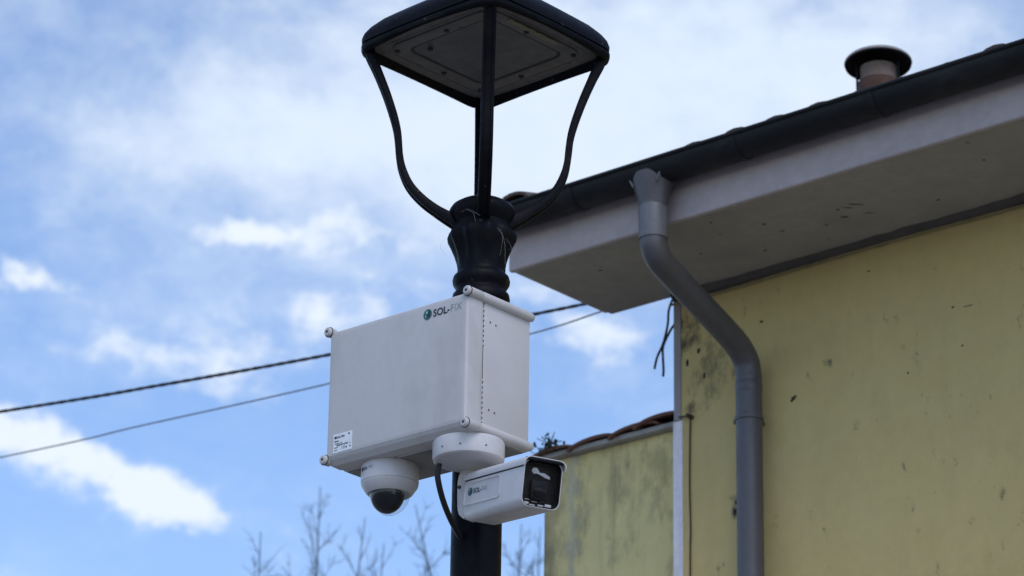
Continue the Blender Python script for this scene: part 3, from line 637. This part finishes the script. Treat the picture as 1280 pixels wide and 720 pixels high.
# ------------------------------------------------------------------ bullet camera
JC = (-.086, .113)
bul = thing('bullet_camera', 'white bullet camera with visor hanging from a round mount in front of the post', 'security camera', OB, YAW)
mt = obj('mount_base', lathe([(.1030, -.418), (.1040, -.420), (.1048, -.424), (.1045, -.465), (.1020, -.473), (.0950, -.477), (.09, -.4775)], 56, JC), CAMW, bul, 30)
for a in (-95, -62, -20, 160):
    a = rad(a); obj('screw_hole', lathe([(.0028, -.4555), (.0028, -.4515)], 8, (JC[0]+.1035*math.cos(a), JC[1]+.1035*math.sin(a))), SEAM, mt)
MB_ = Matrix.Translation((.2696, .020, -.6384))@Matrix.Rotation(rad(-24.2), 4, 'Z')@Matrix.Rotation(rad(9.6), 4, 'Y')@Matrix.Rotation(rad(-1), 4, 'X')
LX0, LX1 = -.395, 0.; HW, HH = .0602, .0690
def brings(xs, rc=.02, seg=6):
    return [[(x, y, z) for y, z in rrect(HW-i, HH-i, max(rc-i*.5, .004), seg)] for x, i in xs]
body = obj('body', loft(bmesh.new(), brings([(LX0-.006, .016), (LX0-.003, .007), (LX0+.004, .002), (LX0+.012, 0), (LX1-.004, 0), (LX1-.001, .0015)], .026)), CAMW, bul, 35, mat=MB_)
# front rim and window
bm = bmesh.new()
loft(bm, [[(x, y, z) for y, z in rrect(HW-i, HH-i, .025-i*.4, 6)] for x, i in ((LX1-.001, .001), (LX1+.003, .001), (LX1+.0045, .0020), (LX1+.0045, .0032), (LX1+.003, .0038))], cap=False)
obj('front_rim', bm, CAMW, bul, 35, mat=MB_)
bm = bmesh.new()
loft(bm, [[(x, y, z) for y, z in rrect(HW-i, HH-i, .025-i*.4, 6)] for x, i in ((LX1+.0035, .0036), (LX1+.003, .0055), (LX1-.014, .0065), (LX1-.03, .007))], cap=False)
obj('bezel', bm, DARKP, bul, 35, mat=MB_)
bm = bmesh.new(); loft(bm, [[(x, y, z) for y, z in rrect(HW-.0066, HH-.0066, .016, 5)] for x in (LX1-.027, LX1-.0265)]); obj('front_mask', bm, DARKP, bul, mat=MB_)
# nothing may stand in the way of the recess: the body's own front face is cut back
me = body.data; b2 = bmesh.new(); b2.from_mesh(me); b2.faces.ensure_lookup_table()
ff = [f_ for f_ in b2.faces if len(f_.verts) > 10 and max((MB_.inverted()@v.co).x for v in f_.verts) > LX1-.01]
bmesh.ops.delete(b2, geom=ff, context='FACES_ONLY'); b2.to_mesh(me); b2.free()
lb = obj('lens_housing', B(LX1-.0265, LX1-.012, -.024, .028, -.044, .012, .004), DARKP, bul, 30, mat=MB_)
bm = lathe([(.019, 0), (.019, .004), (.015, .005), (.012, .002), (.001, .0035)], 28); obj('lens', bm, LENS, lb, 50, mat=MB_@Matrix.Translation((LX1-.0125, .002, -.016))@Matrix.Rotation(rad(90), 4, 'Y'))
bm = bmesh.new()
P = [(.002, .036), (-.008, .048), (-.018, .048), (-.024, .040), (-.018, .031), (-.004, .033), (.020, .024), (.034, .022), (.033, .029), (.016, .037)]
loft(bm, [[(x, y, z) for y, z in P] for x in (LX1-.0262, LX1-.022)]); obj('led_and_sky_glint', bm, LED_GLINT, bul, mat=MB_, label='white wedge shaped as the sky reflection in the camera window')  # sky reflection on the window glass, modelled as a solid white wedge
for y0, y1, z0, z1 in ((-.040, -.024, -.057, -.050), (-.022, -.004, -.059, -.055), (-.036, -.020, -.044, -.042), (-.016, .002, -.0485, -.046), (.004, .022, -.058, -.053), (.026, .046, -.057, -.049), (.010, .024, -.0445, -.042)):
    obj('led_and_sky_glint', B(LX1-.0262, LX1-.021, y0, y1, z0, z1, .001, 1), LED_GLINT, bul, mat=MB_)
bm = bmesh.new(); loft(bm, [[(x, y, z) for y, z in rrect(HW-.0068, HH-.0068, .016, 5)] for x in (LX1-.006, LX1-.0045)]); obj('front_window', bm, FRONTG, bul, mat=MB_)
obj('visor_lining', B(LX1+.0046, LX1+.0148, -HW+.001, HW-.001, HH-.0075, HH+.0008, .003), DARKP, bul, 30, mat=MB_)
# sun visor: a cap over the top with its own lip, open underneath
cs = [(-HW-.004, .046), (-HW-.004, HH-.016)] + [(-HW+.016+.020*math.cos(rad(a)), HH-.016+.020*math.sin(rad(a))) for a in range(170, 89, -20)] + [(HW-.016+.020*math.cos(rad(a)), HH-.016+.020*math.sin(rad(a))) for a in range(90, 9, -20)] + [(HW+.004, HH-.016), (HW+.004, .046)]
inn = [(y*.972, z-(.0025 if z > .05 else 0)) for y, z in cs[::-1]]
bm = bmesh.new()
loft(bm, [[(x+ (.0 if z > .048 else dx), y, z) for y, z in cs+inn] for x, dx in ((LX0-.004, 0), (LX1-.03, 0), (LX1+.008, -.002), (LX1+.016, -.004))])
obj('visor', bm, CAMW, bul, 35, mat=MB_)
obj('visor_shadow_gap', join([B(LX0, LX1-.002, -HW-.0012, -HW+.002, .0428, .0458), B(LX0, LX1-.002, HW-.002, HW+.0012, .0428, .0458)]), SEAM, bul, mat=MB_)
# raised frame round the recessed side panel
ri = []
for i, y in ((.0, -HW+.001), (.0004, -HW-.0028), (.004, -HW-.0034), (.0072, -HW-.0004)):
    ri.append([(x-.268, y, z+.004) for x, z in rrect(.124-i, .0345-i, .012-i*.6, 5)])
obj('side_panel', loft(bmesh.new(), ri), CAMW, bul, 25, mat=MB_)
BM = MB_@Matrix.Translation((0, -HW-.0010, 0))@TXT
globe(bul, None, .0120, BM@Matrix.Translation((-.352, .0090, 0))@Matrix.Scale(1.35, 4, (1, 0, 0)))
letters(bul, -.331, .0020, .0150, BM@Matrix.Translation((-.331, 0, 0))@Matrix.Scale(1.3, 4, (1, 0, 0))@Matrix.Translation((.331, 0, 0)))
# bracket from the mount down to the camera's back
bm = bmesh.new(); P = [(-.142, -.476, .020), (-.152, -.492, .022), (-.156, -.52, .022), (-.155, -.575, .022), (-.150, -.606, .021), (-.136, -.622, .016)]
loft(bm, [[(x-.010,   .190-h-.010, z), (x-.004, .190-h-.016, z), (x+.012, .190-h-.016, z), (x+.022,   .190-h-.010, z), (x+.022, .190+h, z), (x-.010, .190+h, z)] for x, z, h in [(p.x, p.y, p.z) for p in catmull(P, 5)]])
br = obj('bracket', bm, CAMW, bul, 40)
obj('screw', tube([(-.152, .156, -.528), (-.152, .148, -.528)], .0055, 10), SCREW, br)

# cable from the mount into the post
pc = obj('power_cable', tube(catmull([(-.158, .07, -.466), (-.1656, .07, -.505), (-.169, .08, -.533), (-.181, .11, -.566), (-.215, .17, -.585), (-.256, .25, -.605), (-.286, .34, -.64)], 8), .0088, 10), CAB, None, 60)
pc.location = OB; pc.rotation_euler = (0, 0, YAW); tag(pc, 'short black cable curving from the round mount into the lamp post', 'cable')

# cobweb threads on the lamp's collar
bm = bmesh.new()
for P in ([(.08, -.02, 5.51), (.11, -.03, 5.46), (.10, -.03, 5.40)], [(.085, -.03, 5.50), (.125, -.04, 5.44), (.13, -.04, 5.36)], [(.095, .0, 5.47), (.13, -.01, 5.42), (.125, -.01, 5.37)], [(-.07, -.09, 5.48), (-.085, -.095, 5.455), (-.075, -.085, 5.43)], [(.02, -.095, 5.55), (.05, -.10, 5.53), (.06, -.10, 5.50)], [(.0, -.10, 5.545), (.035, -.105, 5.545), (.07, -.09, 5.52)]):
    tube(catmull(P, 4), .0003, 4, bm)
cw = obj('cobweb', bm, WEB); cw.location = lamp.location; cw.rotation_euler = (0, 0, YAW); tag(cw, 'wisps of grey cobweb hanging off the lamp post capital', 'cobweb')
